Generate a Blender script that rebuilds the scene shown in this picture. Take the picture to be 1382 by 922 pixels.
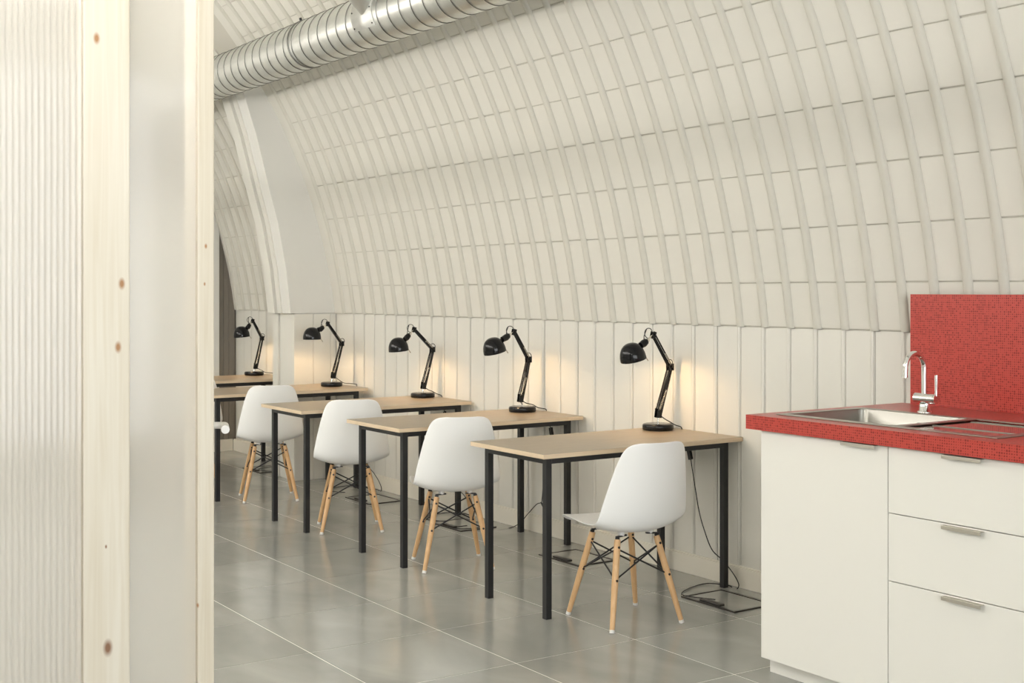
import bpy, bmesh, math, random
from mathutils import Vector, Matrix
random.seed(7)
S = bpy.context.scene
for o in list(bpy.data.objects): bpy.data.objects.remove(o)
COL = S.collection
R = math.radians
PI = math.pi

# ------------------------------------------------------------------ camera
cam_d = bpy.data.cameras.new('camera'); cam = bpy.data.objects.new('camera', cam_d); COL.objects.link(cam)
cam.location = (0, 0, 1.46); cam.rotation_euler = (R(90), 0, -R(34.21))
cam_d.sensor_fit = 'HORIZONTAL'; cam_d.sensor_width = 36; cam_d.lens = 36 * 1716.7 / 1382
cam_d.shift_y = -(461 - 392.4) / 1382; cam_d.clip_start = 0.05
S.camera = cam
# ------------------------------------------------------------------ world, rear fill light, exposure
W = bpy.data.worlds.new('world'); S.world = W; W.use_nodes = True
W.node_tree.nodes['Background'].inputs[0].default_value = (0.95, 0.98, 1.0, 1)
W.node_tree.nodes['Background'].inputs[1].default_value = 1.0
ad = bpy.data.lights.new('rear_fill', 'AREA'); ad.shape = 'RECTANGLE'; ad.size = 6.2; ad.size_y = 3.0
ad.energy = 350; ad.color = (0.97, 0.99, 1.0)
al = bpy.data.objects.new('rear_fill', ad); COL.objects.link(al)
al.location = (0.3, -4.75, 1.75); al.rotation_euler = (R(90), 0, 0)     # added fill light outside the made-up rear glazing, shining in (+Y)
LUM = 28.5            # emission of the added, unseen light tubes
BULB = 3.2           # desk lamp bulbs, watts
vs = S.view_settings; vs.view_transform = 'Standard'; vs.look = 'None'; vs.gamma = 1; vs.use_curve_mapping = False
vs.exposure = 0.12

# ------------------------------------------------------------------ materials
def mat(name, col, rough=0.5, metal=0.0, var=0.0, vscale=3.0, bump=0.0, bscale=40.0, spec=0.5, stretch=(1, 1, 1), emis=None):
    m = bpy.data.materials.new(name); m.use_nodes = True
    n = m.node_tree.nodes; l = m.node_tree.links; b = n['Principled BSDF']
    c = (col[0], col[1], col[2], 1)
    b.inputs['Base Color'].default_value = c; b.inputs['Roughness'].default_value = rough
    b.inputs['Metallic'].default_value = metal; b.inputs['Specular IOR Level'].default_value = spec
    if var or bump:
        tc = n.new('ShaderNodeTexCoord'); mp = n.new('ShaderNodeMapping'); mp.inputs['Scale'].default_value = stretch
        l.new(tc.outputs['Object'], mp.inputs[0])
    if var:
        nz = n.new('ShaderNodeTexNoise'); nz.inputs['Scale'].default_value = vscale; nz.inputs['Detail'].default_value = 5
        l.new(mp.outputs[0], nz.inputs['Vector'])
        mx = n.new('ShaderNodeMix'); mx.data_type = 'RGBA'
        mx.inputs[6].default_value = tuple(x * (1 - var) for x in col) + (1,)
        mx.inputs[7].default_value = tuple(min(1, x * (1 + var)) for x in col) + (1,)
        l.new(nz.outputs[0], mx.inputs[0]); l.new(mx.outputs[2], b.inputs['Base Color'])
    if bump:
        nb = n.new('ShaderNodeTexNoise'); nb.inputs['Scale'].default_value = bscale; nb.inputs['Detail'].default_value = 3
        l.new(mp.outputs[0], nb.inputs['Vector'])
        bp = n.new('ShaderNodeBump'); bp.inputs['Strength'].default_value = bump; bp.inputs['Distance'].default_value = 0.004
        l.new(nb.outputs[0], bp.inputs['Height']); l.new(bp.outputs[0], b.inputs['Normal'])
    if emis:
        b.inputs['Emission Color'].default_value = tuple(emis[0]) + (1,); b.inputs['Emission Strength'].default_value = emis[1]
    return m
M = {}
M['vault'] = mat('cream_vault_paint', (0.705, 0.69, 0.632), 0.55, var=0.008, vscale=2.2, bump=0.15, bscale=30)
M['joint'] = mat('shaded_joint', (0.56, 0.54, 0.48), 0.7)  # sheet behind the blocks, darkened to paint the shade in the seams
M['rib'] = mat('shaded_rib_cream', (0.605, 0.592, 0.53), 0.5, bump=0.1, bscale=30)  # darker than the blocks: shade on the rib sides put into the colour
M['plank'] = mat('white_plank_paint', (0.72, 0.708, 0.655), 0.45, var=0.02, vscale=3, bump=0.15, bscale=18, stretch=(1, 1, .25))
M['pier'] = mat('cool_white_plaster', (0.74, 0.735, 0.70), 0.55, var=0.02, vscale=4, bump=0.15, bscale=25)
M['skirt'] = mat('skirting_paint', (0.79, 0.755, 0.67), 0.4, var=0.02, vscale=5)
M['farboard'] = mat('grey_brown_boards', (0.22, 0.195, 0.165), 0.5, var=0.15, vscale=8, stretch=(6, 6, .6))
M['grout'] = mat('pale_grout', (0.82, 0.80, 0.74), 0.7)
M['duct'] = mat('galvanised_steel', (0.76, 0.765, 0.74), 0.32, metal=1.0, var=0.10, vscale=22, bump=0.08, bscale=60)
M['ductdark'] = mat('duct_joint_band', (0.30, 0.30, 0.28), 0.4, metal=1.0)
M['sleeve'] = mat('grey_foil_sleeve', (0.60, 0.60, 0.57), 0.4, metal=0.6, var=0.1, vscale=20, bump=0.3, bscale=40)
M['black'] = mat('black_powder_coat', (0.011, 0.0115, 0.013), 0.42, bump=0.03, bscale=200)
M['lampblack'] = mat('gloss_black_enamel', (0.006, 0.006, 0.007), 0.12, spec=0.32)
M['shadein'] = mat('white_shade_lining', (0.85, 0.83, 0.78), 0.5)
M['nickel'] = mat('nickel', (0.72, 0.68, 0.60), 0.25, metal=1.0)
M['chrome'] = mat('chrome', (0.83, 0.83, 0.82), 0.07, metal=1.0)
M['steel'] = mat('brushed_steel', (0.34, 0.33, 0.30), 0.30, metal=1.0, var=0.06, vscale=30, stretch=(1, 12, 12))
M['polish'] = mat('polished_steel', (0.55, 0.54, 0.51), 0.07, metal=1.0)
M['pull'] = mat('satin_aluminium', (0.56, 0.53, 0.47), 0.38, metal=0.9)
M['shell'] = mat('white_moulded_plastic', (0.93, 0.935, 0.93), 0.32, bump=0.02, bscale=120)
M['glide'] = mat('clear_white_glide', (0.75, 0.74, 0.72), 0.4)
M['front'] = mat('white_cabinet_lacquer', (0.83, 0.82, 0.77), 0.32)
M['carcass'] = mat('cabinet_carcass', (0.74, 0.73, 0.69), 0.5)
M['plinth'] = mat('plinth_white', (0.80, 0.79, 0.74), 0.4)
M['whitemetal'] = mat('white_enamel', (0.86, 0.85, 0.83), 0.3)
M['rubber'] = mat('black_rubber_cord', (0.012, 0.012, 0.012), 0.45)
M['boxframe'] = mat('dark_bronze_frame', (0.05, 0.045, 0.04), 0.35, metal=0.5)
M['screw'] = mat('black_bolt', (0.01, 0.01, 0.01), 0.35)
M['bulb'] = mat('warm_bulb', (1, 0.9, 0.7), 0.3, emis=((1.0, 0.68, 0.36), 8))
M['tube'] = mat('fill_diffuser', (0.9, 0.9, 0.9), 0.4, emis=((1.0, 0.965, 0.915), LUM))
M['slot'] = mat('dark_slot', (0.02, 0.02, 0.02), 0.6)  # near-black for the hinge gaps and the sink overflow

def wood(name, c1, c2, rough, stretch, scale=6.0, bump=0.06, knots=(), edge=None):
    m = bpy.data.materials.new(name); m.use_nodes = True
    n = m.node_tree.nodes; l = m.node_tree.links; b = n['Principled BSDF']; b.inputs['Roughness'].default_value = rough
    tc = n.new('ShaderNodeTexCoord'); mp = n.new('ShaderNodeMapping'); mp.inputs['Scale'].default_value = stretch
    l.new(tc.outputs['Object'], mp.inputs[0])
    nz = n.new('ShaderNodeTexNoise'); nz.inputs['Scale'].default_value = scale; nz.inputs['Detail'].default_value = 6; nz.inputs['Distortion'].default_value = 0.6
    l.new(mp.outputs[0], nz.inputs['Vector'])
    cr = n.new('ShaderNodeValToRGB'); cr.color_ramp.elements[0].position = 0.33; cr.color_ramp.elements[1].position = 0.68
    cr.color_ramp.elements[0].color = tuple(c2) + (1,); cr.color_ramp.elements[1].color = tuple(c1) + (1,)
    l.new(nz.outputs[0], cr.inputs[0]); out = cr.outputs[0]
    for (kx, ky, kz, kr, kc) in knots:
        vm = n.new('ShaderNodeVectorMath'); vm.operation = 'SUBTRACT'; vm.inputs[1].default_value = (kx, ky, kz); l.new(tc.outputs['Object'], vm.inputs[0])
        vs_ = n.new('ShaderNodeVectorMath'); vs_.operation = 'MULTIPLY'; vs_.inputs[1].default_value = (1, 0.4, 0.55); l.new(vm.outputs[0], vs_.inputs[0])
        ln = n.new('ShaderNodeVectorMath'); ln.operation = 'LENGTH'; l.new(vs_.outputs[0], ln.inputs[0])
        mr = n.new('ShaderNodeMapRange'); mr.inputs[1].default_value = kr * 0.35; mr.inputs[2].default_value = kr; mr.inputs[3].default_value = 1; mr.inputs[4].default_value = 0
        l.new(ln.outputs['Value'], mr.inputs[0])
        mx = n.new('ShaderNodeMix'); mx.data_type = 'RGBA'; mx.inputs[7].default_value = tuple(kc) + (1,)
        l.new(mr.outputs[0], mx.inputs[0]); l.new(out, mx.inputs[6]); out = mx.outputs[2]
    l.new(out, b.inputs['Base Color'])
    bp = n.new('ShaderNodeBump'); bp.inputs['Strength'].default_value = bump; bp.inputs['Distance'].default_value = 0.002
    l.new(nz.outputs[0], bp.inputs['Height']); l.new(bp.outputs[0], b.inputs['Normal'])
    return m
M['desktop'] = wood('oak_laminate', (0.365, 0.295, 0.21), (0.30, 0.238, 0.165), 0.33, (1.2, 14, 14), 5, 0.02)
M['deskedge'] = wood('pale_plywood_edge', (0.74, 0.60, 0.43), (0.66, 0.52, 0.36), 0.45, (2, 2, 40), 5, 0.02)
M['leg'] = wood('beech_dowel', (0.70, 0.45, 0.235), (0.60, 0.365, 0.175), 0.42, (16, 16, 1.5), 4, 0.03)
KN = (0.33, 0.17, 0.07); KD = (0.20, 0.10, 0.05)
M['pine1'] = wood('pine_post', (0.63, 0.59, 0.505), (0.57, 0.515, 0.415), 0.5, (22, 22, 0.7), 3, 0.08,
    knots=((0.028, 0, 2.000, .0085, KN), (0.082, 0, 1.475, .0085, KN), (0.074, 0, 1.338, .0085, KN), (0.052, 0, 0.692, .012, KD), (0.048, 0, 0.91, .003, KD)))
M['pine2'] = wood('pine_stile', (0.62, 0.575, 0.485), (0.55, 0.49, 0.385), 0.5, (30, 30, 0.8), 3, 0.08,
    knots=((0.019, 0, 1.56, .004, KN), (0.016, 0, 1.475, .003, KN), (0.0, 0, 0.755, .004, KN)))
M['pine'] = wood('pine_rail', (0.85, 0.77, 0.60), (0.76, 0.65, 0.46), 0.5, (0.8, 22, 22), 3, 0.08)

# floor tile: polished grey stone-look porcelain with soft clouding
def floor_mat():
    m = bpy.data.materials.new('polished_grey_tile'); m.use_nodes = True
    n = m.node_tree.nodes; l = m.node_tree.links; b = n['Principled BSDF']
    g = n.new('ShaderNodeNewGeometry'); mp = n.new('ShaderNodeMapping'); mp.inputs['Scale'].default_value = (1.3, 0.7, 1)
    l.new(g.outputs['Position'], mp.inputs[0])
    nz = n.new('ShaderNodeTexNoise'); nz.inputs['Scale'].default_value = 2.2; nz.inputs['Detail'].default_value = 8; nz.inputs['Distortion'].default_value = 0.8
    l.new(mp.outputs[0], nz.inputs['Vector'])
    cr = n.new('ShaderNodeValToRGB'); cr.color_ramp.elements[0].position = 0.3; cr.color_ramp.elements[1].position = 0.72
    cr.color_ramp.elements[0].color = (0.30, 0.305, 0.285, 1); cr.color_ramp.elements[1].color = (0.40, 0.40, 0.37, 1)
    l.new(nz.outputs[0], cr.inputs[0])
    oi = n.new('ShaderNodeObjectInfo'); mr = n.new('ShaderNodeMapRange'); mr.inputs[3].default_value = 0.94; mr.inputs[4].default_value = 1.06
    l.new(oi.outputs['Random'], mr.inputs[0])
    mx = n.new('ShaderNodeVectorMath'); mx.operation = 'SCALE'; l.new(cr.outputs[0], mx.inputs[0]); l.new(mr.outputs[0], mx.inputs['Scale'])
    l.new(mx.outputs[0], b.inputs['Base Color'])
    b.inputs['Roughness'].default_value = 0.17; b.inputs['Specular IOR Level'].default_value = 0.75
    return m
M['tile'] = floor_mat()

# red laminate with a grid of dark dots of random size
def dots_mat():
    m = bpy.data.materials.new('red_dotted_laminate'); m.use_nodes = True
    n = m.node_tree.nodes; l = m.node_tree.links; b = n['Principled BSDF']; b.inputs['Roughness'].default_value = 0.3
    tc = n.new('ShaderNodeTexCoord'); sc = n.new('ShaderNodeVectorMath'); sc.operation = 'SCALE'; sc.inputs['Scale'].default_value = 1 / 0.0088
    l.new(tc.outputs['Object'], sc.inputs[0])
    geo = n.new('ShaderNodeNewGeometry')
    ab = n.new('ShaderNodeVectorMath'); ab.operation = 'ABSOLUTE'; l.new(geo.outputs['True Normal'], ab.inputs[0])
    inv = n.new('ShaderNodeVectorMath'); inv.operation = 'SUBTRACT'; inv.inputs[0].default_value = (1, 1, 1); l.new(ab.outputs[0], inv.inputs[1])
    pj = n.new('ShaderNodeVectorMath'); pj.operation = 'MULTIPLY'; l.new(sc.outputs[0], pj.inputs[0]); l.new(inv.outputs[0], pj.inputs[1])   # drop the axis along the normal
    fl = n.new('ShaderNodeVectorMath'); fl.operation = 'FLOOR'; l.new(pj.outputs[0], fl.inputs[0])
    fr = n.new('ShaderNodeVectorMath'); fr.operation = 'SUBTRACT'; l.new(pj.outputs[0], fr.inputs[0]); l.new(fl.outputs[0], fr.inputs[1])
    ce = n.new('ShaderNodeVectorMath'); ce.operation = 'SUBTRACT'; ce.inputs[1].default_value = (0.5, 0.5, 0.5); l.new(fr.outputs[0], ce.inputs[0])
    ce2 = n.new('ShaderNodeVectorMath'); ce2.operation = 'MULTIPLY'; l.new(ce.outputs[0], ce2.inputs[0]); l.new(inv.outputs[0], ce2.inputs[1])
    ln = n.new('ShaderNodeVectorMath'); ln.operation = 'LENGTH'; l.new(ce2.outputs[0], ln.inputs[0])
    wn = n.new('ShaderNodeTexWhiteNoise'); wn.noise_dimensions = '3D'; l.new(fl.outputs[0], wn.inputs['Vector'])
    mr = n.new('ShaderNodeMapRange'); mr.inputs[3].default_value = 0.10; mr.inputs[4].default_value = 0.42; l.new(wn.outputs['Value'], mr.inputs[0])
    lt = n.new('ShaderNodeMath'); lt.operation = 'LESS_THAN'; l.new(ln.outputs['Value'], lt.inputs[0]); l.new(mr.outputs[0], lt.inputs[1])
    mx = n.new('ShaderNodeMix'); mx.data_type = 'RGBA'; mx.inputs[6].default_value = (0.50, 0.058, 0.042, 1); mx.inputs[7].default_value = (0.22, 0.015, 0.013, 1)
    l.new(lt.outputs[0], mx.inputs[0]); l.new(mx.outputs[2], b.inputs['Base Color'])
    return m
M['red'] = dots_mat()

def sheet_mat(name, rough, tint, mixw):
    m = bpy.data.materials.new(name); m.use_nodes = True
    n = m.node_tree.nodes; l = m.node_tree.links; b = n['Principled BSDF']
    b.inputs['Base Color'].default_value = tint + (1,); b.inputs['Roughness'].default_value = rough
    b.inputs['Transmission Weight'].default_value = 1.0; b.inputs['Coat Weight'].default_value = 0.6; b.inputs['Coat Roughness'].default_value = 0.06; b.inputs['IOR'].default_value = 1.25
    tr = n.new('ShaderNodeBsdfTranslucent'); tr.inputs[0].default_value = (0.92, 0.895, 0.85, 1)
    df = n.new('ShaderNodeBsdfDiffuse'); df.inputs[0].default_value = (0.90, 0.875, 0.83, 1)
    a = n.new('ShaderNodeMixShader'); a.inputs[0].default_value = 0.5; l.new(tr.outputs[0], a.inputs[1]); l.new(df.outputs[0], a.inputs[2])
    mx = n.new('ShaderNodeMixShader'); mx.inputs[0].default_value = mixw
    l.new(b.outputs[0], mx.inputs[1]); l.new(a.outputs[0], mx.inputs[2]); l.new(mx.outputs[0], n['Material Output'].inputs[0])
    return m
M['sheet'] = sheet_mat('frosted_polycarbonate', 0.24, (0.97, 0.95, 0.915), 0.30)
M['web'] = sheet_mat('polycarbonate_web', 0.2, (0.50, 0.49, 0.47), 0.35)
def pane_mat():
    m = bpy.data.materials.new('clear_glass'); m.use_nodes = True
    n = m.node_tree.nodes; l = m.node_tree.links
    t = n.new('ShaderNodeBsdfTransparent'); g = n.new('ShaderNodeBsdfGlossy'); g.inputs['Roughness'].default_value = 0.02
    x = n.new('ShaderNodeMixShader'); x.inputs[0].default_value = 0.08
    l.new(t.outputs[0], x.inputs[1]); l.new(g.outputs[0], x.inputs[2]); l.new(x.outputs[0], n['Material Output'].inputs[0]); return m
M['glass'] = pane_mat()

# ------------------------------------------------------------------ mesh builder
class MB:
    def __init__(s): s.v = []; s.f = []; s.sm = []; s.mi = []; s.cur = 0
    def add(s, vs, fs, smooth=False):
        o = len(s.v); s.v += [tuple(p) for p in vs]
        for f in fs: s.f.append(tuple(i + o for i in f)); s.sm.append(smooth); s.mi.append(s.cur)
    def box(s, x0, x1, y0, y1, z0, z1):
        s.add([(x0,y0,z0),(x1,y0,z0),(x1,y1,z0),(x0,y1,z0),(x0,y0,z1),(x1,y0,z1),(x1,y1,z1),(x0,y1,z1)],
              [(3,2,1,0),(4,5,6,7),(0,1,5,4),(1,2,6,5),(2,3,7,6),(3,0,4,7)]); return s
    def tube(s, pts, r, n=10, cap=True, smooth=True):
        pts = [Vector(p) for p in pts]; k = len(pts); rs = r if isinstance(r, (list, tuple)) else [r] * k
        t0 = (pts[1] - pts[0]).normalized(); a = Vector((0, 0, 1)) if abs(t0.z) < 0.9 else Vector((1, 0, 0))
        u = t0.cross(a).normalized(); vs = []
        for i, p in enumerate(pts):
            t = (pts[min(i+1, k-1)] - pts[max(i-1, 0)]).normalized()
            u = (u - t * u.dot(t)).normalized(); w = t.cross(u)
            for j in range(n):
                an = 2 * PI * j / n; vs.append(p + (u * math.cos(an) + w * math.sin(an)) * rs[i])
        fs = [(i*n+j, i*n+(j+1) % n, (i+1)*n+(j+1) % n, (i+1)*n+j) for i in range(k-1) for j in range(n)]
        s.add(vs, fs, smooth)
        if cap: s.add(vs[:n], [tuple(range(n))[::-1]]); s.add(vs[-n:], [tuple(range(n))])
        return s
    def lathe(s, prof, n=28, mtx=None, smooth=True, caps=True):
        vs = []; mtx = mtx or Matrix()
        for r, z in prof:
            for j in range(n):
                a = 2 * PI * j / n; vs.append(mtx @ Vector((r * math.cos(a), r * math.sin(a), z)))
        k = len(prof)
        s.add(vs, [(i*n+j, i*n+(j+1) % n, (i+1)*n+(j+1) % n, (i+1)*n+j) for i in range(k-1) for j in range(n)], smooth)
        if caps:
            if prof[0][0] > 1e-5: s.add(vs[:n], [tuple(range(n))[::-1]])
            if prof[-1][0] > 1e-5: s.add(vs[-n:], [tuple(range(n))])
        return s
    def bar(s, p, q, w, h, side=(0, 1, 0)):
        p = Vector(p); q = Vector(q); t = (q - p).normalized(); sd = Vector(side); sd = (sd - t * sd.dot(t)).normalized(); up = t.cross(sd)
        vs = [c + sd * a * w / 2 + up * b * h / 2 for c in (p, q) for a, b in ((-1, -1), (1, -1), (1, 1), (-1, 1))]
        s.add(vs, [(3,2,1,0),(4,5,6,7),(0,1,5,4),(1,2,6,5),(2,3,7,6),(3,0,4,7)]); return s
    def prism(s, poly, y0, y1):                      # polygon in X,Z pushed along Y
        n = len(poly); s.add([(x, y0, z) for x, z in poly] + [(x, y1, z) for x, z in poly],
              [tuple(range(n)), tuple(range(2*n-1, n-1, -1))] + [(i, i+n, (i+1) % n + n, (i+1) % n) for i in range(n)]); return s
    def mesh(s, name, mats, fix=True):
        me = bpy.data.meshes.new(name); me.from_pydata(s.v, [], s.f)
        for m in (mats if isinstance(mats, (list, tuple)) else [mats]): me.materials.append(M[m])
        me.polygons.foreach_set('use_smooth', s.sm); me.polygons.foreach_set('material_index', s.mi); me.update()
        if fix:
            b = bmesh.new(); b.from_mesh(me); bmesh.ops.recalc_face_normals(b, faces=b.faces); b.to_mesh(me); b.free()
        return me
    def build(s, name, mats, parent=None, loc=(0, 0, 0), bevel=0, fix=True, rotz=0):
        o = inst(name, s.mesh(name, mats, fix), parent, loc, rotz)
        if bevel:
            m = o.modifiers.new('bevel', 'BEVEL'); m.width = bevel; m.segments = 2; m.limit_method = 'ANGLE'; m.angle_limit = R(50)
        return o
def inst(name, me, parent=None, loc=(0, 0, 0), rotz=0):
    o = bpy.data.objects.new(name, me); COL.objects.link(o); o.location = loc; o.rotation_euler = (0, 0, rotz)
    if parent: o.parent = parent
    return o
def thing(name, label, cat, loc=(0, 0, 0), rotz=0, group=None):
    o = bpy.data.objects.new(name, None); COL.objects.link(o); o.location = loc; o.rotation_euler = (0, 0, rotz); o.empty_display_size = 0.1
    return tag(o, label, cat, group)
def tag(o, label, cat, group=None):
    o['label'] = label; o['category'] = cat
    if group: o['group'] = group
    return o
def struct(o, label): o['kind'] = 'structure'; o['label'] = label; o['category'] = 'room'; return o
def copy_tree(src, loc, rotz, label):
    r = src.copy(); COL.objects.link(r); r.location = loc; r.rotation_euler = (0, 0, rotz); r['label'] = label
    for ch in src.children:
        c = ch.copy(); COL.objects.link(c); c.parent = r
        for g in ch.children:
            d = g.copy(); COL.objects.link(d); d.parent = c
    return r

# ================================================================== THE ROOM
XC, ZC, RV = 0.2964, 0.7684, 4.186          # axis and radius of the vault
ZS = 1.285                                  # springing line
A0 = math.degrees(math.asin((ZS - ZC) / RV))
XW = XC + RV * math.cos(R(A0))              # right wall face, about 4.45
XL = 2 * XC - XW
Y0, YP, YP2, Y1 = -4.5, 9.0, 9.39, 11.06    # rear wall, pier, pier back, far wall
PIT, YR = 0.1655, 4.542                     # pitch of ribs and one rib's place
TX, TY, TGX, TGY = 2.21, 4.70, 0.605, 0.587 # tile grid

# --- floor
fl = MB().box(XL - .1, XW + .1, Y0 - .1, Y1 + .1, -0.10, -0.0012).build('floor', 'grout')
struct(fl, 'polished grey tiled floor with pale joints')
tile_me = MB().box(.0026, TGX - .0026, .0026, TGY - .0026, -.012, 0).mesh('tile', 'tile')
rest = MB()
ix0 = int(math.floor((XL - TX) / TGX)); ix1 = int(math.floor((XW - TX) / TGX)); iy0 = int(math.floor((Y0 - TY) / TGY)); iy1 = int(math.floor((Y1 - TY) / TGY))
for i in range(ix0, ix1 + 1):
    for j in range(iy0, iy1 + 1):
        x, y = TX + i * TGX, TY + j * TGY
        xe, ye = min(x + TGX, XW + .01), min(y + TGY, Y1 + .01); xs, ys = max(x, XL - .01), max(y, Y0 - .01)
        whole = xe == x + TGX and ye == y + TGY and xs == x and ys == y
        if x > 0.3 and y > 1.7:
            if whole: inst('tile', tile_me, fl, (x, y, 0))
            else: MB().box(.0026, xe - x - .0026, .0026, ye - y - .0026, -.012, 0).build('tile', 'tile', fl, (x, y, 0))
        else: rest.box(xs + .0026, xe - .0026, ys + .0026, ye - .0026, -.012, 0)
o = rest.build('tile_field', 'tile', fl); o['kind'] = 'stuff'

# --- lower walls of upright boards
def board_mesh(w, h, name='plank', m='plank'):
    b = MB().box(-.010, 0, .0015, w - .0015, 0, h)
    b.prism([(0, 0)], 0, 0) if False else None
    # rounded bead along one edge
    pr = [(-.002, .006), (-.0045, .010), (-.006, .015), (-.0045, .020), (-.002, .024)]
    vs = [(x - .010, y, z) for z in (0.0, h) for x, y in pr]; n = len(pr)
    b.add(vs, [(i, i + 1, i + 1 + n, i + n) for i in range(n - 1)], True)
    return b.mesh(name, m)
wr = MB().box(XW + .010, XW + .16, Y0, Y1, 0, ZS).build('wall_right', 'plank'); struct(wr, 'straight right wall of upright white boards under the vault')
bm_ = board_mesh(PIT, ZS - .004)
k0 = int(math.ceil((2.3 - YR) / PIT)); stuffb = MB(); k = int(math.ceil((Y0 - YR) / PIT))
while YR + k * PIT < Y1 - .02:
    y = YR + k * PIT
    if k >= k0 and not (YP - .17 < y < YP2 + .0):
        if y + PIT > Y1: k += 1; continue
        p = inst('plank', bm_, wr, (XW + .010 + random.uniform(-.0012, .0012), y, 0))
    elif k < k0: stuffb.box(XW, XW + .01, y + .0015, y + PIT - .0015, 0, ZS - .004)
    k += 1
stuffb.build('plank_field', 'plank', wr)['kind'] = 'stuff'
wl = MB().box(XL - .16, XL, Y0, Y1, 0, ZS).build('wall_left', 'plank'); struct(wl, 'straight left wall under the vault')
def skirting(name, label, x0, x1, y0, y1): return struct(MB().box(x0, x1, y0, y1, 0, .098).box(x0 + (.004 if x1 - x0 < .1 else 0), x1, y0 + (.004 if y1 - y0 < .1 else 0), y1, .098, .106).build(name, 'skirt', bevel=.002), label)
skirting('baseboard_right', 'cream skirting board along the right wall', XW - .012, XW + .002, 3.6, YP - .002)
skirting('baseboard_bay', 'cream skirting board in the far bay', XW - .024, XW + .002, YP2 + .002, Y1 - .02)
skirting('baseboard_far', 'cream skirting board along the far wall', 3.3, XW - .026, Y1 - .02, Y1 - .001)

# --- vault: sheet, ribs and blocks
def arc_sheet(r0, r1, a0, a1, y0, y1, n):
    b = MB(); vs = []
    for i in range(n + 1):
        a = R(a0 + (a1 - a0) * i / n); c, s_ = math.cos(a), math.sin(a)
        vs += [(r0*c, y0, r0*s_), (r1*c, y0, r1*s_), (r1*c, y1, r1*s_), (r0*c, y1, r0*s_)]
    fs = [(0, 1, 2, 3), (4*n, 4*n+3, 4*n+2, 4*n+1)]
    for i in range(n):
        for j in range(4): fs.append((4*i+j, 4*(i+1)+j, 4*(i+1)+(j+1) % 4, 4*i+(j+1) % 4))
    b.add(vs, fs); return b
def block_mesh(a0, a1, w):
    g = math.degrees(.0034 / RV)
    return arc_sheet(RV, RV + .009, a0 + g, a1 - g, .002, w - .002, 2).mesh('block', 'vault')
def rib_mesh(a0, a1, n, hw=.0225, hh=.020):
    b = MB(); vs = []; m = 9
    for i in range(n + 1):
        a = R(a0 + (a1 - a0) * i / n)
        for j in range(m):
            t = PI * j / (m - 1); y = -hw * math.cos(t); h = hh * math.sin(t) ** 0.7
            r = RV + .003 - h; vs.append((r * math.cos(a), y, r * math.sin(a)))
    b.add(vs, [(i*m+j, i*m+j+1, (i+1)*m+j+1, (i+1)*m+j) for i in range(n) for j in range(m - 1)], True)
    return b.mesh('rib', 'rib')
def vault(name, label, ya, yb, kmin, kmax, rows_in, ymin_view, shift=0.0):
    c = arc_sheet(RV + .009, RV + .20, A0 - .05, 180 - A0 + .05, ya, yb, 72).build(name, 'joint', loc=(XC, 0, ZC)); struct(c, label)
    seams = [A0 + .02, 10.03, 13.5, 17.15, 20.8, 24.37, 27.72, 31.3, 34.5, 37.6]
    seams = [seams[0]] + [s + shift for s in seams[1:]]
    while seams[-1] < 180 - A0 - 2.2: seams.append(seams[-1] + 3.52)
    seams[-1] = 180 - A0
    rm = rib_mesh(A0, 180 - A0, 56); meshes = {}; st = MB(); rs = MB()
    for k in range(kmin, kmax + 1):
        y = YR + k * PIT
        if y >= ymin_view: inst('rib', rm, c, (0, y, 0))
        else:
            o = len(rs.v)
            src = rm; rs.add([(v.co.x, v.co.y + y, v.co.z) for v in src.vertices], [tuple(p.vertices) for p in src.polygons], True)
        if k == kmax: break
        for i in range(len(seams) - 1):
            a0_, a1_ = seams[i], seams[i+1]
            if y >= ymin_view - PIT and i < rows_in:
                if i not in meshes: meshes[i] = block_mesh(a0_, a1_, PIT)
                da = random.uniform(-.022, .022); o = inst('block', meshes[i], c, (random.uniform(-.0007, .0007), y, 0)); o.rotation_euler = (0, R(da) if i else 0, 0)
            else:
                b = arc_sheet(RV, RV + .009, a0_ + .03, a1_ - .03, y + .002, y + PIT - .002, 1); st.add(b.v, b.f)
    for ea, eb in ((ya, YR + kmin * PIT), (YR + kmax * PIT, min(yb, YP) if ya < 0 else yb)):          # plain closing bands at the ends
        if eb - ea > .03: arc_sheet(RV - .004, RV + .009, A0, 180 - A0, ea + .002, eb, 72).build('closing_band', 'vault', c)
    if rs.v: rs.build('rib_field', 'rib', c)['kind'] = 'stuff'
    if st.v: st.build('block_field', 'vault', c)['kind'] = 'stuff'
    return c
kp = int(math.floor((YP - YR) / PIT))
vault('ceiling', 'cream ribbed barrel vault over the main room', Y0, YP2, int(math.ceil((Y0 - YR) / PIT)), kp, 7, 2.55)
kb = int(math.ceil((YP2 - YR) / PIT)); ke = int(math.floor((Y1 - YR) / PIT))
vault('ceiling_bay', 'cream ribbed vault of the far bay beyond the pier', YP2, Y1, kb, ke, 7, YP2 - .2, shift=-.95)

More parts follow.
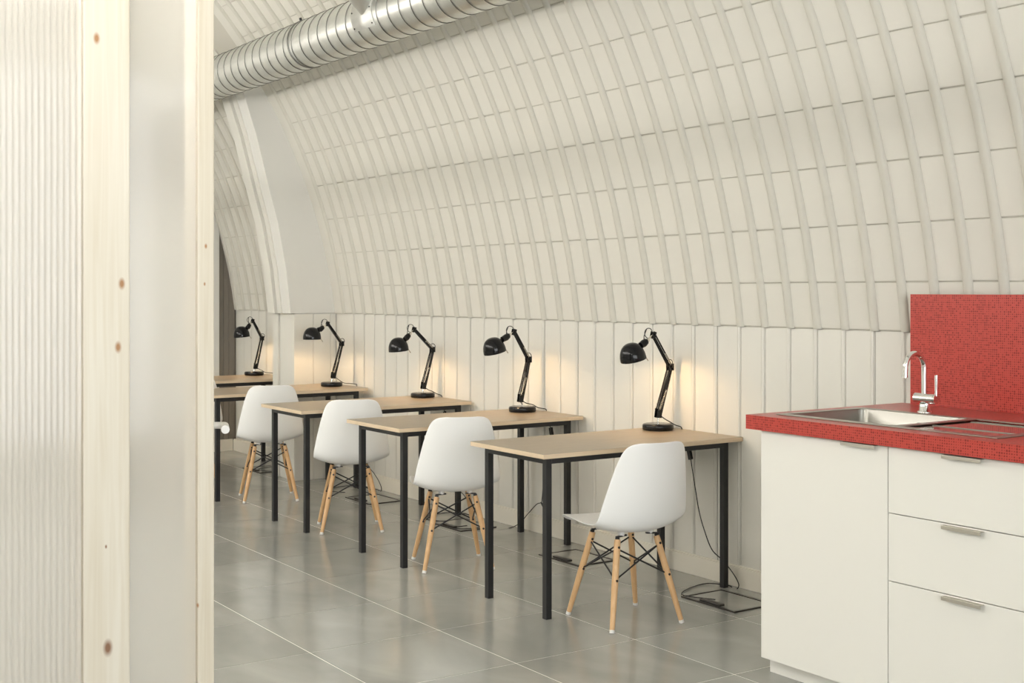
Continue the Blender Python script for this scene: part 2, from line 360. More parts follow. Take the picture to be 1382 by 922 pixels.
# --- pier: boards below, tapering plaster fin above
pier = MB(); arch = [(XC + (RV + .01) * math.cos(R(a)), ZC + (RV + .01) * math.sin(R(a))) for a in [A0 + i * (33.6 - A0) / 14 for i in range(15)]]
inner = [(3.655, 3.045), (3.70, 2.91), (3.79, 2.64), (3.905, 2.20), (3.967, 1.98), (4.035, 1.62), (4.072, ZS)]
pier.prism(arch + inner, YP + .0, YP2 - .10)
po = pier.build('trim_1', 'pier'); struct(po, 'white pier between the main room and the far bay, tapering up into the vault')
MB().prism([(4.12, 0.0), (XW + .01, 0.0), (XW + .01, ZS), (4.12, ZS)], YP + .012, YP2).build('pier_core', 'pier', po)
for xa, xb in ((4.105, 4.262), (4.262, 4.408), (4.408, XW + .005)):
    MB().box(xa + .001, xb - .001, YP, YP + .012, .0, ZS - .003).build('plank', 'plank', po, bevel=.002)
for ya, yb, xo in ((YP + .0, YP + .137, 4.10), (YP + .140, YP + .282, 4.108), (YP + .290, YP + .39, 4.094)):
    MB().box(xo, 4.12, ya + .001, yb, 0, ZS - .003).build('plank', 'plank', po, bevel=.002)
def fin_strip(ya, yb, off, th):
    pts = inner[::-1]; poly = [(x - off, z) for x, z in pts] + [(x - off + th, z) for x, z in pts[::-1]]
    return MB().prism(poly, ya, yb).build('fin_board', 'plank', po)
fin_strip(YP + .150, YP + .215, .012, .03); fin_strip(YP + .235, YP + .292, .030, .05)
MB().prism([(x - .02, z) for x, z in inner[::-1]] + [(x + .16, z) for x, z in inner], YP2 - .095, YP2).build('fin_board', 'plank', po)

# --- far wall
wf = MB().box(XL, XW + .1, Y1 + .012, Y1 + .2, 0, 4.95).build('wall_far', 'farboard'); struct(wf, 'far end wall with grey brown boards in the corner and a white leaf beside them')
for xa, xb in ((4.293, 4.342), (4.342, 4.392), (4.392, XW)):
    MB().box(xa + .001, xb - .001, Y1, Y1 + .012, .1, 2.4).build('plank', 'farboard', wf, bevel=.002)
MB().box(3.50, 4.29, Y1 - .03, Y1 + .012, 0, 2.3).build('white_leaf', 'pier', wf, bevel=.003)
MB().box(XL, 3.49, Y1 - .0, Y1 + .012, 0, 4.95).build('plaster_panel', 'pier', wf)

# --- rear end: unseen wall, glazing added to let light in from behind
wrr = MB().box(XL, XW, Y0 - .12, Y0, 0, .25).box(XL, XW, Y0 - .12, Y0, 3.25, 5.0).box(XL, -2.8, Y0 - .12, Y0, .25, 3.25).box(3.4, XW, Y0 - .12, Y0, .25, 3.25).build('wall_rear', 'pier')
struct(wrr, 'end wall around the added glazing')
w1 = bpy.data.objects.new('fill_window_1', None); COL.objects.link(w1); struct(w1, 'added unseen glazing that lets in light from behind')
fm = MB()
for i in range(5): x = -2.8 + 6.2 * i / 4; fm.box(x - .03, x + .03, Y0 - .09, Y0 - .03, .25, 3.25)
fm.box(-2.8, 3.4, Y0 - .09, Y0 - .03, .25, .31).box(-2.8, 3.4, Y0 - .09, Y0 - .03, 3.19, 3.25).build('window_frame', 'whitemetal', w1)
for i in range(4): MB().box(-2.77 + 1.55 * i, -2.77 + 1.55 * i + 1.49, Y0 - .064, Y0 - .058, .31, 3.19).build('pane', 'glass', w1)

# --- timber and polycarbonate partition
YA = 2.75
pt = bpy.data.objects.new('wall_partition', None); COL.objects.link(pt); pt.location = (0, YA, 0); struct(pt, 'pine framed partition filled with ribbed translucent plastic sheets')
ZT = 2.62
posts = [(-1.63, .10, 'pine1'), (-.83, .10, 'pine1'), (-.03, .10, 'pine1'), (0.767, .100, 'pine1'), (1.019, .039, 'pine2')]
for x, w, m in posts: MB().box(0, w, 0, .088, .0, ZT).build('post', m, pt, (x, 0, 0), bevel=.003)
MB().box(-1.63, 1.058, 0, .088, ZT, ZT + .09).build('top_rail', 'pine', pt, bevel=.003)
bays = [(-1.53, -.83), (-.73, -.03), (.07, .767), (.867, 1.019)]
for x0, x1 in bays: MB().box(x0 + .0005, x1 - .0005, 0, .088, 0, .09).build('bottom_rail', 'pine', pt, bevel=.003)
for i, (x0, x1) in enumerate(bays):
    ribbed = i < 3
    if not ribbed: sh = MB().box(x0 + .001, x1 - .001, .010, .0116, .092, ZT - .002).build('plastic_sheet', 'sheet', pt)
    else:                                                   # outer skin sags slightly between the webs
        nf = int((x1 - x0) / .0127); sk_ = MB(); vs = []
        for j in range(nf * 6 + 1):
            x = x0 + .001 + (x1 - x0 - .002) * j / (nf * 6); yo = .0104 + .0011 * abs(math.sin(PI * j / 6)) ** .8
            for z in (.092, ZT - .002): vs += [(x, yo, z), (x, yo + .0012, z)]
        fs = []
        for j in range(nf * 6):
            q = 4 * j; fs += [(q, q+4, q+6, q+2), (q+1, q+3, q+7, q+5)]
        sk_.add(vs, fs, True); sh = sk_.build('plastic_sheet', 'sheet', pt)
    if ribbed:
        wb = MB(); n = int((x1 - x0) / .0127)
        for j in range(1, n):
            x = x0 + j * (x1 - x0) / n; wb.box(x - .0012, x + .0012, .0128, .0196, .092, ZT - .002)
        wb.build('rib_webs', 'web', sh)['kind'] = 'stuff'
        MB().box(x0 + .001, x1 - .001, .0198, .0212, .092, ZT - .002).build('back_skin', 'sheet', sh)
# --- door leaf standing open, seen on edge
az = R(21.0)
dr = bpy.data.objects.new('door_1', None); COL.objects.link(dr); dr.location = (1.062, YA + .096, 0); dr.rotation_euler = (0, 0, -az); struct(dr, 'pine framed door leaf standing open behind the partition')
# local +y runs along the leaf away from the hinge, leaf thickness to -x
TH = .034
for y in (0.0, .74): MB().box(-TH, -.002, y, y + .07, .02, 2.42).build('stile', 'pine2', dr, bevel=.002)
for z in (.02, 1.18, 2.33): MB().box(-TH, -.002, .0705, .7395, z, z + .09).build('rail', 'pine', dr, bevel=.002)
for z0, z1 in ((.112, 1.178), (1.272, 2.328)): MB().box(-.02, -.017, .072, .738, z0, z1).build('plastic_sheet', 'sheet', dr)
for z in (.25, 1.255, 2.035 + .045):
    h = MB().tube([(.0045, -.004, z), (.0045, -.004, z + .088)], .0055, 12).build('hinge', 'whitemetal', dr)
    MB().box(-.0015, 0.0005, -.003, .03, z, z + .088).build('hinge_plate', 'whitemetal', h)
    for q in (.028, .058): MB().tube([(.0045, -.004, z + q), (.0045, -.004, z + q + .002)], .0058, 12).build('knuckle_gap', 'slot', h)
hd = MB().lathe([(.025, 0), (.025, .008), (.012, .009)], 20, Matrix.Translation((-.001, .62, 1.083)) @ Matrix.Rotation(R(90), 4, 'Y')).build('rosette', 'whitemetal', dr)
MB().tube([(.008, .62, 1.083), (.038, .62, 1.083), (.055, .612, 1.083), (.060, .60, 1.083), (.060, .50, 1.083)], [.0095, .0095, .010, .0105, .0115], 14).build('lever', 'whitemetal', hd)

# ================================================================== SERVICES
# --- spiral duct
DX, DZ, DR = 3.453, 3.016, 0.15
dt = thing('spiral_duct', 'galvanised spiral ventilation duct slung along the vault', 'duct', (DX, 0, DZ))
def duct_mesh(y0, y1, dy, n=44, p=.1235):
    b = MB(); vs = []; k = int((y1 - y0) / dy)
    for i in range(k + 1):
        y = y0 + i * dy
        for j in range(n):
            a = 2 * PI * j / n; ph = ((y / p) - j / n) % 1.0
            r = DR - .002
            d = min(ph, 1 - ph) * p
            q = (ph * 6) % 1.0; r += .0006 * math.cos(2 * PI * q)
            vs.append((r * math.cos(a), y, r * math.sin(a)))
    b.add(vs, [(i*n+j, i*n+(j+1) % n, (i+1)*n+(j+1) % n, (i+1)*n+j) for i in range(k) for j in range(n)], True)
    return b
duct_mesh(2.4, Y1 - .002, .0062).build('duct_pipe', 'duct', dt)
hx = [(0, 0, 0)] * 0
NH = int((Y1 - .02 - 2.42) / .1235 * 36)
for q in range(NH + 1):
    a = 2 * PI * q / 36; y = 2.42 + .1235 * q / 36; hx.append(((DR + .0005) * math.cos(a), y, (DR + .0005) * math.sin(a)))
MB().tube(hx, .0026, 5).build('lock_seam', 'ductdark', dt)
dm = MB(); dm.tube([(0, Y0 + .02, 0), (0, 2.4, 0)], DR, 40).build('duct_pipe', 'duct', dt)
for y in (7.35, 4.3, 10.4):
    bd = MB().tube([(0, y - .006, 0), (0, y + .006, 0)], DR + .004, 44).build('clamp_band', 'ductdark', dt)
    MB().tube([(.10, y, .10), (.225, y, .225)], .006, 8).build('hanger_rod', 'nickel', bd)
    MB().tube([(-.058, y, .140), (-.064, y, .157)], .009, 8).build('clamp_bolt', 'screw', bd)
# saddle plate + conical branch going up over the duct
YB = 6.36
sp = MB(); vs = []; n = 14
for i in range(n + 1):
    a = R(85 + 130 * i / n)
    for y in (-.12, .12):
        for r in (DR + .0045, DR - .002): vs.append((r * math.cos(a), YB + y, r * math.sin(a)))
fs = []
for i in range(n):
    q = 4 * i; fs += [(q, q+4, q+6, q+2), (q+1, q+3, q+7, q+5), (q, q+1, q+5, q+4), (q+2, q+6, q+7, q+3)]
sp.add(vs, fs, True); spo = sp.build('saddle_plate', 'sleeve', dt)
for a in (100, 130, 175, 208):
    for y in (-.105, .105):
        c = Vector((math.cos(R(a)), 0, math.sin(R(a)))); p = c * (DR + .003) + Vector((0, YB + y, 0))
        MB().tube([p, p + c * .005], .0045, 8).build('rivet', 'screw', spo)
d0 = Vector((-.60, -.42, .68)).normalized()
c0 = Vector((math.cos(R(184)), 0, math.sin(R(184)))) * (DR * .66) + Vector((0, YB, 0))
MB().tube([c0, c0 + d0 * .085, c0 + d0 * .09, c0 + d0 * .30], [.040, .060, .064, .115], 28).build('branch_spigot', 'sleeve', dt)
c1 = c0 + d0 * .30; pts = [c1 + d0 * .02 * i for i in range(24)]
MB().tube(pts, [.116 + .005 * (i % 2) for i in range(24)], 26).build('flexible_hose', 'sleeve', dt)
MB().tube([(-.10, 5.15, .08), (-.132, 5.15, .103)], .035, 16).tube([(-.13, 5.10, .10), (-.13, 5.20, .10)], .009, 8).build('access_cap', 'sleeve', dt)

# --- unseen light tubes, added and placed to light the vault and wall
ROWS = ((-1.95, 2.60, 'left'), (0.5, 2.44, 'crown'))
for i in range(6):
    y = (1.9, 3.62, 5.22, 6.82, 8.42, 10.02)[i]
    for x, zl, side in ROWS:
        zt = ZC + math.sqrt(RV ** 2 - (x - XC) ** 2)
        lb = 'added light tube, out of view over the left of the room' if side == 'left' else 'added light tube, out of view under the crown of the vault'
        L = thing('fill_tube', lb, 'light', (x, y, zl), 0, 'added light tubes over the left of the room' if side == 'left' else 'added light tubes under the vault crown')
        MB().tube([(0, -.70, 0), (0, .70, 0)], .045, 20).build('diffuser', 'tube', L)
        for yy in (-.702, .702):
            e_ = MB().tube([(0, yy, 0), (0, yy + (.05 if yy > 0 else -.05), 0)], .047, 20).build('end_cap', 'whitemetal', L)
            yr = yy + (.025 if yy > 0 else -.025); MB().tube([(0, yr, .045), (0, yr, zt - zl - .03)], .004, 6).build('suspension_rod', 'nickel', e_)

# ================================================================== FURNITURE
# --- desks
DZT = .741
def make_desk():
    t = thing('desk', 'x', 'desk', group='row of desks along the right wall')
    tp = MB().box(-.05, 1.153, -.05, .551, .7205, DZT).build('tabletop', 'deskedge', t, bevel=.0015)
    MB().box(-.0495, 1.1525, -.0495, .5505, DZT - .0003, DZT + .0006).build('top_laminate', 'desktop', tp)
    for x in (0, 1.073):
        for y in (0, .471): MB().box(x, x + .03, y, y + .03, .0, .720).build('leg', 'black', t, bevel=.001)
    for y in (0, .471): MB().box(.0302, 1.0728, y, y + .03, .690, .720).build('apron_rail', 'black', t, bevel=.001)
    for x in (0, 1.073): MB().box(x, x + .03, .0302, .4708, .690, .720).build('apron_rail', 'black', t, bevel=.001)
    return t
desk = make_desk()
DESK = [(3.295, 4.576), (3.283, 5.849), (3.276, 7.030), (3.252, 8.421), (3.273, 9.716)]
DL = ['oak topped desk with black legs, next to the kitchen units', 'oak topped desk with black legs, second from the kitchen units',
      'oak topped desk with black legs, third from the kitchen units', 'oak topped desk with black legs, pushed up to the white pier',
      'oak topped desk with black legs, in the far bay beyond the pier']
for i, (x, y) in enumerate(DESK):
    if i == 0: desk.location = (x, y, 0); desk['label'] = DL[0]
    else: copy_tree(desk, (x, y, 0), 0, DL[i])

# --- chairs (local +y = front)
def make_chair():
    t = thing('shell_chair', 'x', 'chair', group='white shell chairs at the desks')
    P = [(.247,.408,.120,.0),(.246,.418,.160,.001),(.238,.432,.187,.004),(.212,.440,.204,.010),(.15,.433,.217,.020),(.06,.416,.226,.032),(-.03,.405,.232,.042),(-.11,.404,.236,.050),
         (-.165,.421,.238,.056),(-.200,.465,.236,.058),(-.220,.53,.226,.060),(-.238,.60,.212,.058),(-.255,.68,.194,.054),(-.268,.745,.176,.046),(-.275,.785,.158,.036),(-.279,.805,.130,.024),(-.280,.812,.085,.010)]
    N = 12; vs = []
    for i, (y, z, hw, c) in enumerate(P):
        a = P[max(i-1, 0)]; b = P[min(i+1, len(P)-1)]; ty, tz = b[0]-a[0], b[1]-a[1]; ln = math.hypot(ty, tz); ny, nz = tz/ln, -ty/ln
        for j in range(N + 1):
            s = -1 + 2 * j / N; k = c * abs(s) ** 2.4
            vs.append((s * hw * (1 - .03 * s * s), y + ny * k, z + nz * k))
    b = MB(); m = N + 1
    b.add(vs, [(i*m+j, i*m+j+1, (i+1)*m+j+1, (i+1)*m+j) for i in range(len(P)-1) for j in range(N)], True)
    sh = b.build('seat_shell', 'shell', t)
    md = sh.modifiers.new('thick', 'SOLIDIFY'); md.thickness = .006; md.offset = 0
    md = sh.modifiers.new('smooth', 'SUBSURF'); md.levels = 1; md.render_levels = 2
    F, T, ZT_ = .181, .102, .378
    for sx, sy in ((-1, 1), (-1, -1), (1, -1), (1, 1)):
        f = Vector((sx*F, sy*F, .006)); tp = Vector((sx*T, sy*T, ZT_)); d = tp - f
        lg = MB().tube([f, f + d * .5, f + d * .93, tp], [.0105, .0145, .0145, .0135], 14).build('leg', 'leg', t)
        MB().tube([f - d.normalized() * .006, f + d.normalized() * .008], .0112, 12).build('glide', 'glide', lg)
        out = Vector((0, sy, 0))
        for q in (.92, .555):
            c = f + d * q; MB().tube([c - out * .0165, c + out * .0165], .0055, 10).build('bolt', 'screw', lg)
        # steel bracket from leg top to the shell
        MB().bar(tp - d.normalized() * .05 , tp + Vector((0, 0, .010)), .020, .0045, side=(1, 0, 0)).build('leg_bracket', 'black', lg)
    z = ZT_ + .012
    for sx, sy in ((-1, 1), (-1, -1), (1, -1), (1, 1)):
        MB().bar((sx * (T + .006), sy * T, z), (sx * (T - .050), sy * (T - .008), z + .003), .013, .006, side=(0, 1, 0)).build('mount_arm', 'black', t)
        MB().lathe([(.015, 0), (.015, .018)], 12, Matrix.Translation((sx * .075, sy * .09, z + .002))).build('shell_mount', 'glide', t)
    def at(sx, sy, q): return Vector((sx*F, sy*F, .006)).lerp(Vector((sx*T, sy*T, ZT_)), q)
    cs = [(-1, 1), (-1, -1), (1, -1), (1, 1)]
    for i in range(4):
        a, b2 = cs[i], cs[(i+1) % 4]
        for hi, lo in ((a, b2), (b2, a)):
            MB().tube([at(*hi, .90) * 1.0, at(*lo, .555)], .0038, 8).build('cross_wire', 'black', t)
    return t
CH = [(3.597, 4.402, -5.9), (3.552, 5.790, -21), (3.575, 7.030, -23), (3.615, 8.365, -18), (3.445, 9.465, -14)]
CL = ['white shell chair on beech legs at the desk next to the kitchen units', 'white shell chair on beech legs at the second desk from the kitchen units',
      'white shell chair on beech legs at the third desk from the kitchen units', 'white shell chair on beech legs at the desk beside the pier',
      'white shell chair on beech legs at the desk in the far bay']
chair = make_chair()
for i, (x, y, a) in enumerate(CH):
    if i == 0: chair.location = (x, y, 0); chair.rotation_euler = (0, 0, R(a)); chair['label'] = CL[0]
    else: copy_tree(chair, (x, y, 0), R(a), CL[i])

# --- desk lamps.  J = (bracket, elbow, top, head, neck, shade centre) as (x, z) in the lamp's own plane, head towards -x
LAMPS = [
 ((4.312, 5.003), [(0.003,.081),(.082,.324),(-.032,.493),(-.071,.464),(-.096,.448),(-.165,.404)], 14.7),
 ((4.293, 6.205), [(-.013,.076),(.044,.311),(-.060,.477),(-.092,.459),(-.117,.443),(-.196,.396)], 14.8),
 ((4.313, 7.411), [(.006,.075),(.075,.323),(-.067,.460),(-.100,.429),(-.123,.405),(-.186,.357)], 6.3),
 ((4.250, 8.660), [(.015,.077),(.083,.321),(-.033,.472),(-.063,.450),(-.093,.429),(-.163,.395)], 0.0),
 ((4.261, 10.161), [(.015,.072),(.070,.315),(-.013,.464),(-.035,.439),(-.055,.408),(-.113,.367)], 5.0)]
LL = ['black jointed desk lamp on the desk next to the kitchen units', 'black jointed desk lamp on the second desk from the kitchen units',
      'black jointed desk lamp on the third desk from the kitchen units', 'black jointed desk lamp on the desk beside the pier',
      'black jointed desk lamp on the desk in the far bay']
def circle_pts(c, r, ax1, ax2, n=20, a0=0, a1=360): return [Vector(c) + (Vector(ax1) * math.cos(R(a0 + (a1-a0) * i / n)) + Vector(ax2) * math.sin(R(a0 + (a1-a0) * i / n))) * r for i in range(n + 1)]
def make_lamp(i, pos, J, tilt):
    x, y = pos; t = thing('desk_lamp', LL[i], 'lamp', (x, y, DZT + .0008), 0, 'black desk lamps')
    b3, e, tp, hd, nk, sc = [Vector((p[0], 0, p[1])) for p in J]
    MB().lathe([(.062, 0), (.078, .0015), (.081, .006), (.081, .024), (.078, .030), (.070, .033), (.02, .034), (0.0, .034)], 40).build('base', 'lampblack', t)
    MB().tube([(0, 0, .033), (0, 0, .046), (b3.x, 0, b3.z - .012)], .0055, 10).build('swivel_pin', 'chrome', t)
    MB().bar(b3 + Vector((-.004, -.011, -.018)), b3 + Vector((.003, -.011, .028)), .003, .030).bar(b3 + Vector((-.004, .011, -.018)), b3 + Vector((.003, .011, .028)), .003, .030).bar(b3 + Vector((0, 0, -.018)), b3 + Vector((0, 0, -.008)), .024, .026).build('lower_bracket', 'lampblack', t)
    d = (e - b3).normalized(); pn = Vector((-d.z, 0, d.x))            # pn points to the head side
    la = MB().bar(b3 + pn * .014 + Vector((0, -.008, 0)), e + pn * .009 + Vector((0, -.008, 0)), .004, .0055).bar(b3 + pn * .014 + Vector((0, .008, 0)), e + pn * .009 + Vector((0, .008, 0)), .004, .0055)
    la.bar(b3 - pn * .012, e - pn * .009, .018, .0085).build('lower_arm', 'lampblack', t)
    sp1 = b3 + pn * .013 + d * .02; sp2 = b3 + pn * .002 + d * .13
    coil = [sp1.lerp(sp2, k / 120) + (pn * math.cos(k * 1.05) + Vector((0, 1, 0)) * math.sin(k * 1.05)) * .0045 for k in range(121)]
    for yy in (-.017, .017): MB().tube([c + Vector((0, yy, 0)) for c in coil], .0011, 5, smooth=True).build('spring', 'nickel', t)
    MB().bar(e + Vector((0, -.013, -.02)), e + Vector((0, -.013, .016)), .003, .03).bar(e + Vector((0, .013, -.02)), e + Vector((0, .013, .016)), .003, .03).tube([e + Vector((0, -.02, 0)), e + Vector((0, .02, 0))], .006, 10).tube([e + Vector((.006, -.02, -.012)), e + Vector((.006, .02, -.012))], .005, 10).build('elbow_joint', 'lampblack', t)
    d2 = (tp - e).normalized(); p2 = Vector((-d2.z, 0, d2.x))
    MB().bar(e + p2 * .007, tp + p2 * .005, .016, .008).bar(e - p2 * .007 + Vector((0, -.008, 0)), tp - p2 * .005 + Vector((0, -.008, 0)), .004, .007).bar(e - p2 * .007 + Vector((0, .008, 0)), tp - p2 * .005 + Vector((0, .008, 0)), .004, .007).build('upper_arm', 'lampblack', t)
    s1 = e + d2 * .015 ; s2 = e + d2 * .085
    coil = [s1.lerp(s2, k / 90) + (p2 * math.cos(k * 1.05) + Vector((0, 1, 0)) * math.sin(k * 1.05)) * .0042 - p2 * .002 for k in range(91)]
    for yy in (-.016, .016): MB().tube([c + Vector((0, yy, 0)) for c in coil], .0011, 5).build('spring', 'nickel', t)
    MB().bar(tp + Vector((.004, -.011, .014)), tp + Vector((-.006, -.011, -.02)), .003, .02).bar(tp + Vector((.004, .011, .014)), tp + Vector((-.006, .011, -.02)), .003, .02).tube([tp + Vector((0, -.017, 0)), tp + Vector((0, .017, 0))], .006, 10).build('top_joint', 'lampblack', t)
    MB().bar(tp, hd, .012, .006).tube([hd + Vector((0, -.012, 0)), hd + Vector((0, .012, 0))], .0075, 10).build('head_stem', 'nickel', t)
    ax = (nk - hd).normalized(); shoulder = sc + Vector((.040, 0, .030))
    MB().tube([hd, hd.lerp(nk, .35), nk, nk.lerp(shoulder, .7)], [.008, .017, .020, .017], 16).build('lamp_holder', 'lampblack', t)
    # shade: dome, opening towards the tilted down axis
    mt = Matrix.Translation(sc + Vector((.002, 0, -.040))) @ Matrix.Rotation(R(-tilt), 4, 'Y')
    prof = []
    for k in range(15):
        a = R(90 * k / 14); prof.append((.0675 * math.cos(a) ** .82 if k < 14 else 0.0, .008 + .083 * math.sin(a)))
    shd = MB().lathe([(.0665, 0), (.0675, .004)] + prof, 36, mt, caps=False).build('lamp_shade', 'lampblack', t)
    MB().lathe([(.0665, 0)] + [(max(0, r - .0022), z - .0018) for r, z in prof], 36, mt, caps=False).build('shade_lining', 'shadein', shd)
    bl = mt @ Vector((0.004, 0, .060))
    MB().lathe([(0, -.016)] + [(.016 * math.sin(R(a)), -.016 * math.cos(R(a))) for a in range(15, 166, 15)] + [(.006, .018), (.006, .022)], 18, Matrix.Translation(bl) @ Matrix.Rotation(R(40 - tilt), 4, 'Y')).build('bulb', 'bulb', shd)
    pl = bpy.data.lights.new('bulb_light', 'POINT'); pl.energy = BULB; pl.color = (1.0, .66, .34); pl.shadow_soft_size = .010
    po_ = bpy.data.objects.new('bulb_light', pl); COL.objects.link(po_); po_.parent = t; po_.location = bl + Vector((0, 0, -.030))
    # little handle under the shade
    hs = mt @ Vector((.058, -.03, .004)); MB().tube([hs, hs + Vector((.016, 0, -.022))], .0028, 8).build('shade_grip', 'nickel', shd)
    # cord: loops at the joints, then down behind the desk
    r1 = circle_pts(tp + Vector((-.018, .016, .006)), .026, (1, 0, 0), (0, 0, 1), 22)
    r2 = circle_pts(e + Vector((.012, .017, .016)), .020, (1, 0, 0), (0, 0, 1), 22)
    cd = MB().tube([nk, nk.lerp(hd, .5) + Vector((0, .012, .03)), tp + Vector((-.03, .016, .03))], .0022, 6).tube(r1, .0022, 6).tube([tp + Vector((0, .016, 0)), tp.lerp(e, .5) + Vector((0, .013, 0)), e + Vector((0, .016, 0))], .0022, 6).tube(r2, .0022, 6)
    cd.tube([e + Vector((0, .014, 0)), b3.lerp(e, .5) + Vector((0, .013, 0)), b3 + Vector((0, .014, 0))], .0022, 6)
    cd.build('cord_loop', 'rubber', t)
    xe = 4.436 - x; yd = -.16; zf = -DZT
    if i == 4: yd = -.12
    pts = [b3 + Vector((.004, -.006, -.004)), b3 + Vector((.03, -.012, -.024)), Vector((.062, -.02, .040)), Vector((.094, -.028, .022)), Vector((xe - .004, -.040, .012)), Vector((xe + .001, -.045, -.004)), Vector((xe, -.06, -.06)), Vector((xe - .03, yd + .03, -.09))]
    def smooth(ps, n=6):
        out = []
        for k in range(len(ps) - 1):
            p0, p1, p2_, p3 = ps[max(k-1, 0)], ps[k], ps[k+1], ps[min(k+2, len(ps)-1)]
            for q in range(n):
                u = q / n; out.append(.5 * ((2*p1) + (p2_-p0)*u + (2*p0-5*p1+4*p2_-p3)*u*u + (3*p1-p0-3*p2_+p3)*u**3))
        return out + [ps[-1]]
    co = MB().tube(smooth(pts), .0027, 7).build('power_cord', 'rubber', t)
    sw0 = pts[-1]; sw1 = sw0 + Vector((-.006, -.022, -.052))
    MB().bar(sw0, sw1, .020, .016).build('inline_switch', 'rubber', co)
    k = [(0, -.0, 0), (-.002, -.04, -.16), (-.004, -.065, -.25), (-.006, -.10, -.33), (-.006, -.16, -.43), (.0, -.235, -.475), (.008, -.30, -.53), (.01, -.335, -.58), (.008, -.30, -.615)]
    if i == 1: k = [(0, 0, 0), (0, .03, -.14), (0, .08, -.25), (0, .10, -.37), (0, .11, -.40), (0, .16, -.42), (0, .25, -.49), (-.01, .33, -.56), (-.03, .44, -.605)]
    lo = [sw1 + Vector(q) for q in k]
    if i != 1: lo += [Vector((lo[-1].x, lo[-1].y + .03, zf + .006)), Vector((4.33 - x, DESK[i][1] + .11 - y, zf + .004)), Vector((4.10 - x, DESK[i][1] + .01 - y, zf + .004)), Vector((4.16 - x, DESK[i][1] - .16 - y, zf + .004))]
    else: lo += [Vector((4.27 - x, lo[-1].y + .06, zf + .004)), Vector((4.12 - x, lo[-1].y + .10, zf + .004)), Vector((4.10 - x, lo[-1].y + .17, zf + .004)), Vector((4.2 - x, lo[-1].y + .18, zf + .004))]
    MB().tube(smooth(lo), .0027, 7).build('trailing_cord', 'rubber', co)
    if i == 1: MB().bar(lo[4], lo[4] + Vector((0, -.075, -.085)), .007, .007).build('plug_tail', 'rubber', co)
for i, (p, J, ti) in enumerate(LAMPS): make_lamp(i, p, J, ti)

# --- floor outlet boxes
BX = [(4.20, 4.375), (4.20, 5.545), (4.20, 6.72), (4.20, 7.90), (4.18, 9.72)]
BL = ['dark framed floor outlet box under the desk next to the kitchen units', 'dark framed floor outlet box between the first and second desks',
      'dark framed floor outlet box behind the chair at the second desk', 'dark framed floor outlet box beside the third desk', 'dark framed floor outlet box under the desk in the far bay']
for i, (x, y) in enumerate(BX):
    t = thing('floor_box', BL[i], 'outlet', (x, y, 0.0), 0, 'floor outlet boxes')
    MB().box(-.13, .13, -.18, -.168, 0, .006).box(-.13, .13, .168, .18, 0, .006).box(-.13, -.118, -.168, .168, 0, .006).box(.118, .13, -.168, .168, 0, .006).build('frame', 'boxframe', t)
    MB().box(-.116, .116, -.166, .166, 0, .0035).build('lid', 'tile', t)
    MB().box(-.115, -.085, -.07, .07, .0037, .014).build('cable_flap', 'boxframe', t, bevel=.003)

# ================================================================== KITCHEN
XF = 3.510
def front_panel(name, parent, y0, y1, z0, z1): return MB().box(XF, XF + .019, y0 + .0015, y1 - .0015, z0, z1).build(name, 'front', parent, bevel=.0012)
def pull(parent, yc, z):
    MB().box(XF - .022, XF - .0185, yc - .074, yc + .074, z - .012, z).box(XF - .0185, XF + .004, yc - .074, yc + .074, z - .0022, z).build('handle', 'pull', parent, bevel=.0006)
def carcass(t, y0, y1):
    MB().box(XF + .020, 4.30, y0 + .001, y0 + .019, .062, .929).box(XF + .020, 4.30, y1 - .019, y1 - .001, .062, .929).box(XF + .020, 4.30, y0 + .019, y1 - .019, .062, .08).box(4.285, 4.30, y0 + .019, y1 - .019, .08, .929).build('carcass', 'carcass', t)
    MB().box(3.560, 3.576, y0, y1, 0, .0615).box(3.576, 4.20, y1 - .016, y1, 0, .0615).build('plinth', 'plinth', t)
ca = thing('base_cabinet', 'white kitchen base cabinet with one plain door', 'cabinet', group='kitchen base units')
carcass(ca, 2.876, 3.476); d1 = front_panel('door', ca, 2.876, 3.476, .0635, .9265); pull(d1, 2.993, .9265)
cb = thing('drawer_cabinet', 'white kitchen base unit with three drawers', 'cabinet', group='kitchen base units')
carcass(cb, 2.275, 2.875)
for z0, z1 in ((.0635, .4665), (.4695, .6985), (.7015, .9265)):
    dd = front_panel('drawer_front', cb, 2.275, 2.875, z0, z1); pull(dd, 2.570, z1 - .001 if z1 > .9 else z1 - .0035)
# worktop with a real cut-out
WZ0, WZ1 = .931, .985; sx0, sx1, sy0, sy1 = 3.600, 4.035, 2.52, 3.430
wt = MB().box(3.485, sx0, 2.24, 3.531, WZ0, WZ1).box(sx1, 4.405, 2.24, 3.531, WZ0, WZ1).box(sx0, sx1, 2.24, sy0, WZ0, WZ1).box(sx0, sx1, sy1, 3.531, WZ0, WZ1).build('worktop', 'red')
tag(wt, 'thick red dotted laminate worktop with a sink cut into it', 'worktop')
bs = MB().box(4.378, 4.392, 2.24, 3.470, WZ1 + .0005, 1.445).build('backsplash', 'red'); tag(bs, 'red dotted backsplash panel standing behind the tap', 'backsplash')
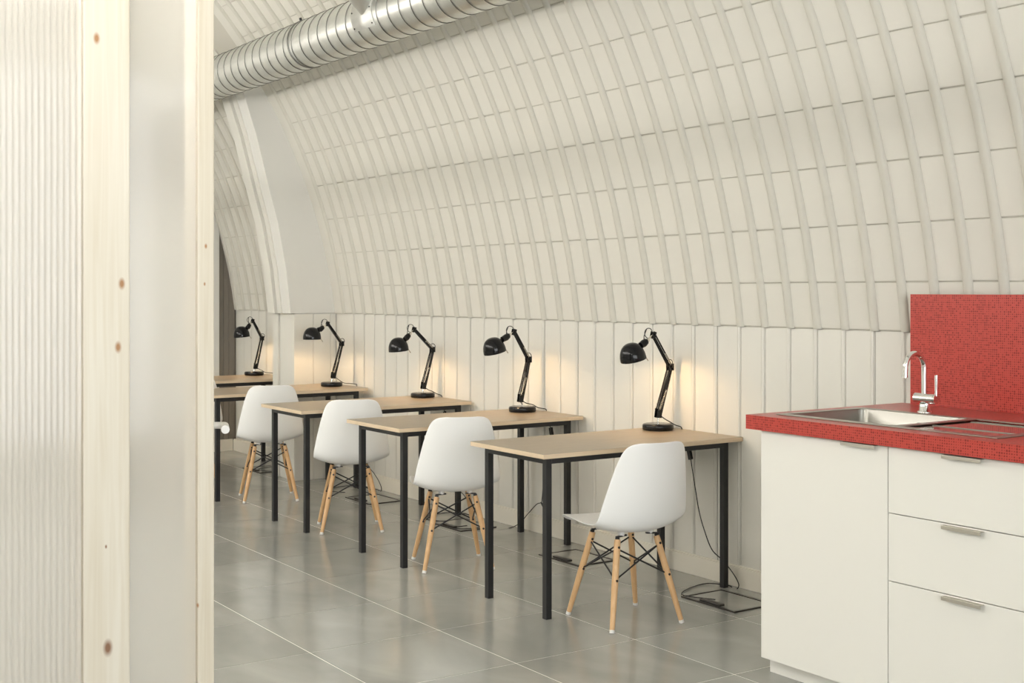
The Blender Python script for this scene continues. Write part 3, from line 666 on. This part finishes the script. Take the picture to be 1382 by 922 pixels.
# sink
sk = thing('sink', 'stainless steel inset sink with bowl and ribbed drainer', 'sink', (0, 0, WZ1))
rim = MB(); rx0, rx1, ry0, ry1 = 3.572, 4.062, 2.492, 3.458
bx0, bx1, by0, by1 = 3.612, 4.028, 2.930, 3.424
rim.box(rx0, bx0, ry0, ry1, .0003, .004).box(bx1, rx1, ry0, ry1, .0003, .004).box(bx0, bx1, by1, ry1, .0003, .004).box(bx0, bx1, ry0, 2.53, .0003, .004).box(bx0, bx1, by0 - .035, by0, .0003, .004).build('rim', 'steel', sk, bevel=.0015)
def rbox(x0, x1, y0, y1, r, z, n=5):
    out = []
    for cx_, cy_, a in ((x1-r, y1-r, 0), (x0+r, y1-r, 90), (x0+r, y0+r, 180), (x1-r, y0+r, 270)):
        for q in range(n + 1): out.append((cx_ + r * math.cos(R(a + 90*q/n)), cy_ + r * math.sin(R(a + 90*q/n)), z))
    return out
bw = MB(); rings = [rbox(bx0 - .002, bx1 + .002, by0 - .002, by1 + .002, .03, .0035), rbox(bx0, bx1, by0, by1, .03, -.004), rbox(bx0 + .006, bx1 - .006, by0 + .006, by1 - .006, .032, -.14), rbox(bx0 + .02, bx1 - .02, by0 + .02, by1 - .02, .03, -.158)]
n = len(rings[0]); bw.add([p for r_ in rings for p in r_], [(i*n+j, i*n+(j+1) % n, (i+1)*n+(j+1) % n, (i+1)*n+j) for i in range(3) for j in range(n)], True); bw.add(rings[-1], [tuple(range(n))])
bo = bw.build('bowl', 'steel', sk, fix=False)
for i in range(4):
    a = R(90 * i + 45); c = ((bx0+.03, by0+.03), (bx1-.03, by0+.03), (bx1-.03, by1-.03), (bx0+.03, by1-.03))
MB().lathe([(.042, 0), (.042, .004), (.03, .005), (.0, .003)], 24, Matrix.Translation(((bx0+bx1)/2, (by0+by1)/2, -.1575))).build('drain', 'chrome', bo)
MB().box(bx1 - .0075, bx1 - .0035, 3.075, 3.155, -.062, -.030).build('overflow', 'slot', bo)
MB().box(bx1 - .011, bx1 - .0078, 3.083, 3.147, -.056, -.036).build('overflow_cover', 'steel', bo)
dr_ = MB().box(bx0, bx1, 2.53, by0 - .035, -.008, -.002).build('drainer', 'polish', sk)
for x_ in (bx0 + .14, bx1 - .06): MB().box(x_, x_ + .006, 2.545, 2.88, -.002, .0006).build('drainer_rib', 'steel', dr_, bevel=.001)
# tap
tp_ = thing('mixer_tap', 'chrome swan neck mixer tap with a stick lever', 'tap', (4.118, 3.195, WZ1))
MB().lathe([(.029, 0.0005), (.029, .005), (.021, .007), (.020, .036)], 26).build('base', 'chrome', tp_)
MB().tube([(0, .043, .055), (0, -.048, .055)], .0205, 24).tube([(0, -.0485, .055), (0, -.0545, .055)], .019, 24).build('body', 'chrome', tp_)
ar = [(0, 0, .07), (0, 0, .12), (0, 0, .172)] + [(-.056 + .056 * math.cos(R(a)), 0, .176 + .056 * math.sin(R(a))) for a in range(8, 185, 8)] + [(-.1135, 0, .155), (-.1145, 0, .143)]
MB().tube([(x, y + .004, z) for x, y, z in ar], [.0105] * (len(ar) - 1) + [.0105], 16).build('spout', 'chrome', tp_)
MB().tube([(-.1142, .004, .149), (-.1148, .004, .140)], .0118, 16).build('aerator', 'chrome', tp_)
MB().tube([(0, -.052, .068), (0, -.053, .10), (0, -.053, .148)], [.0055, .0062, .0068], 12).build('lever', 'chrome', tp_)
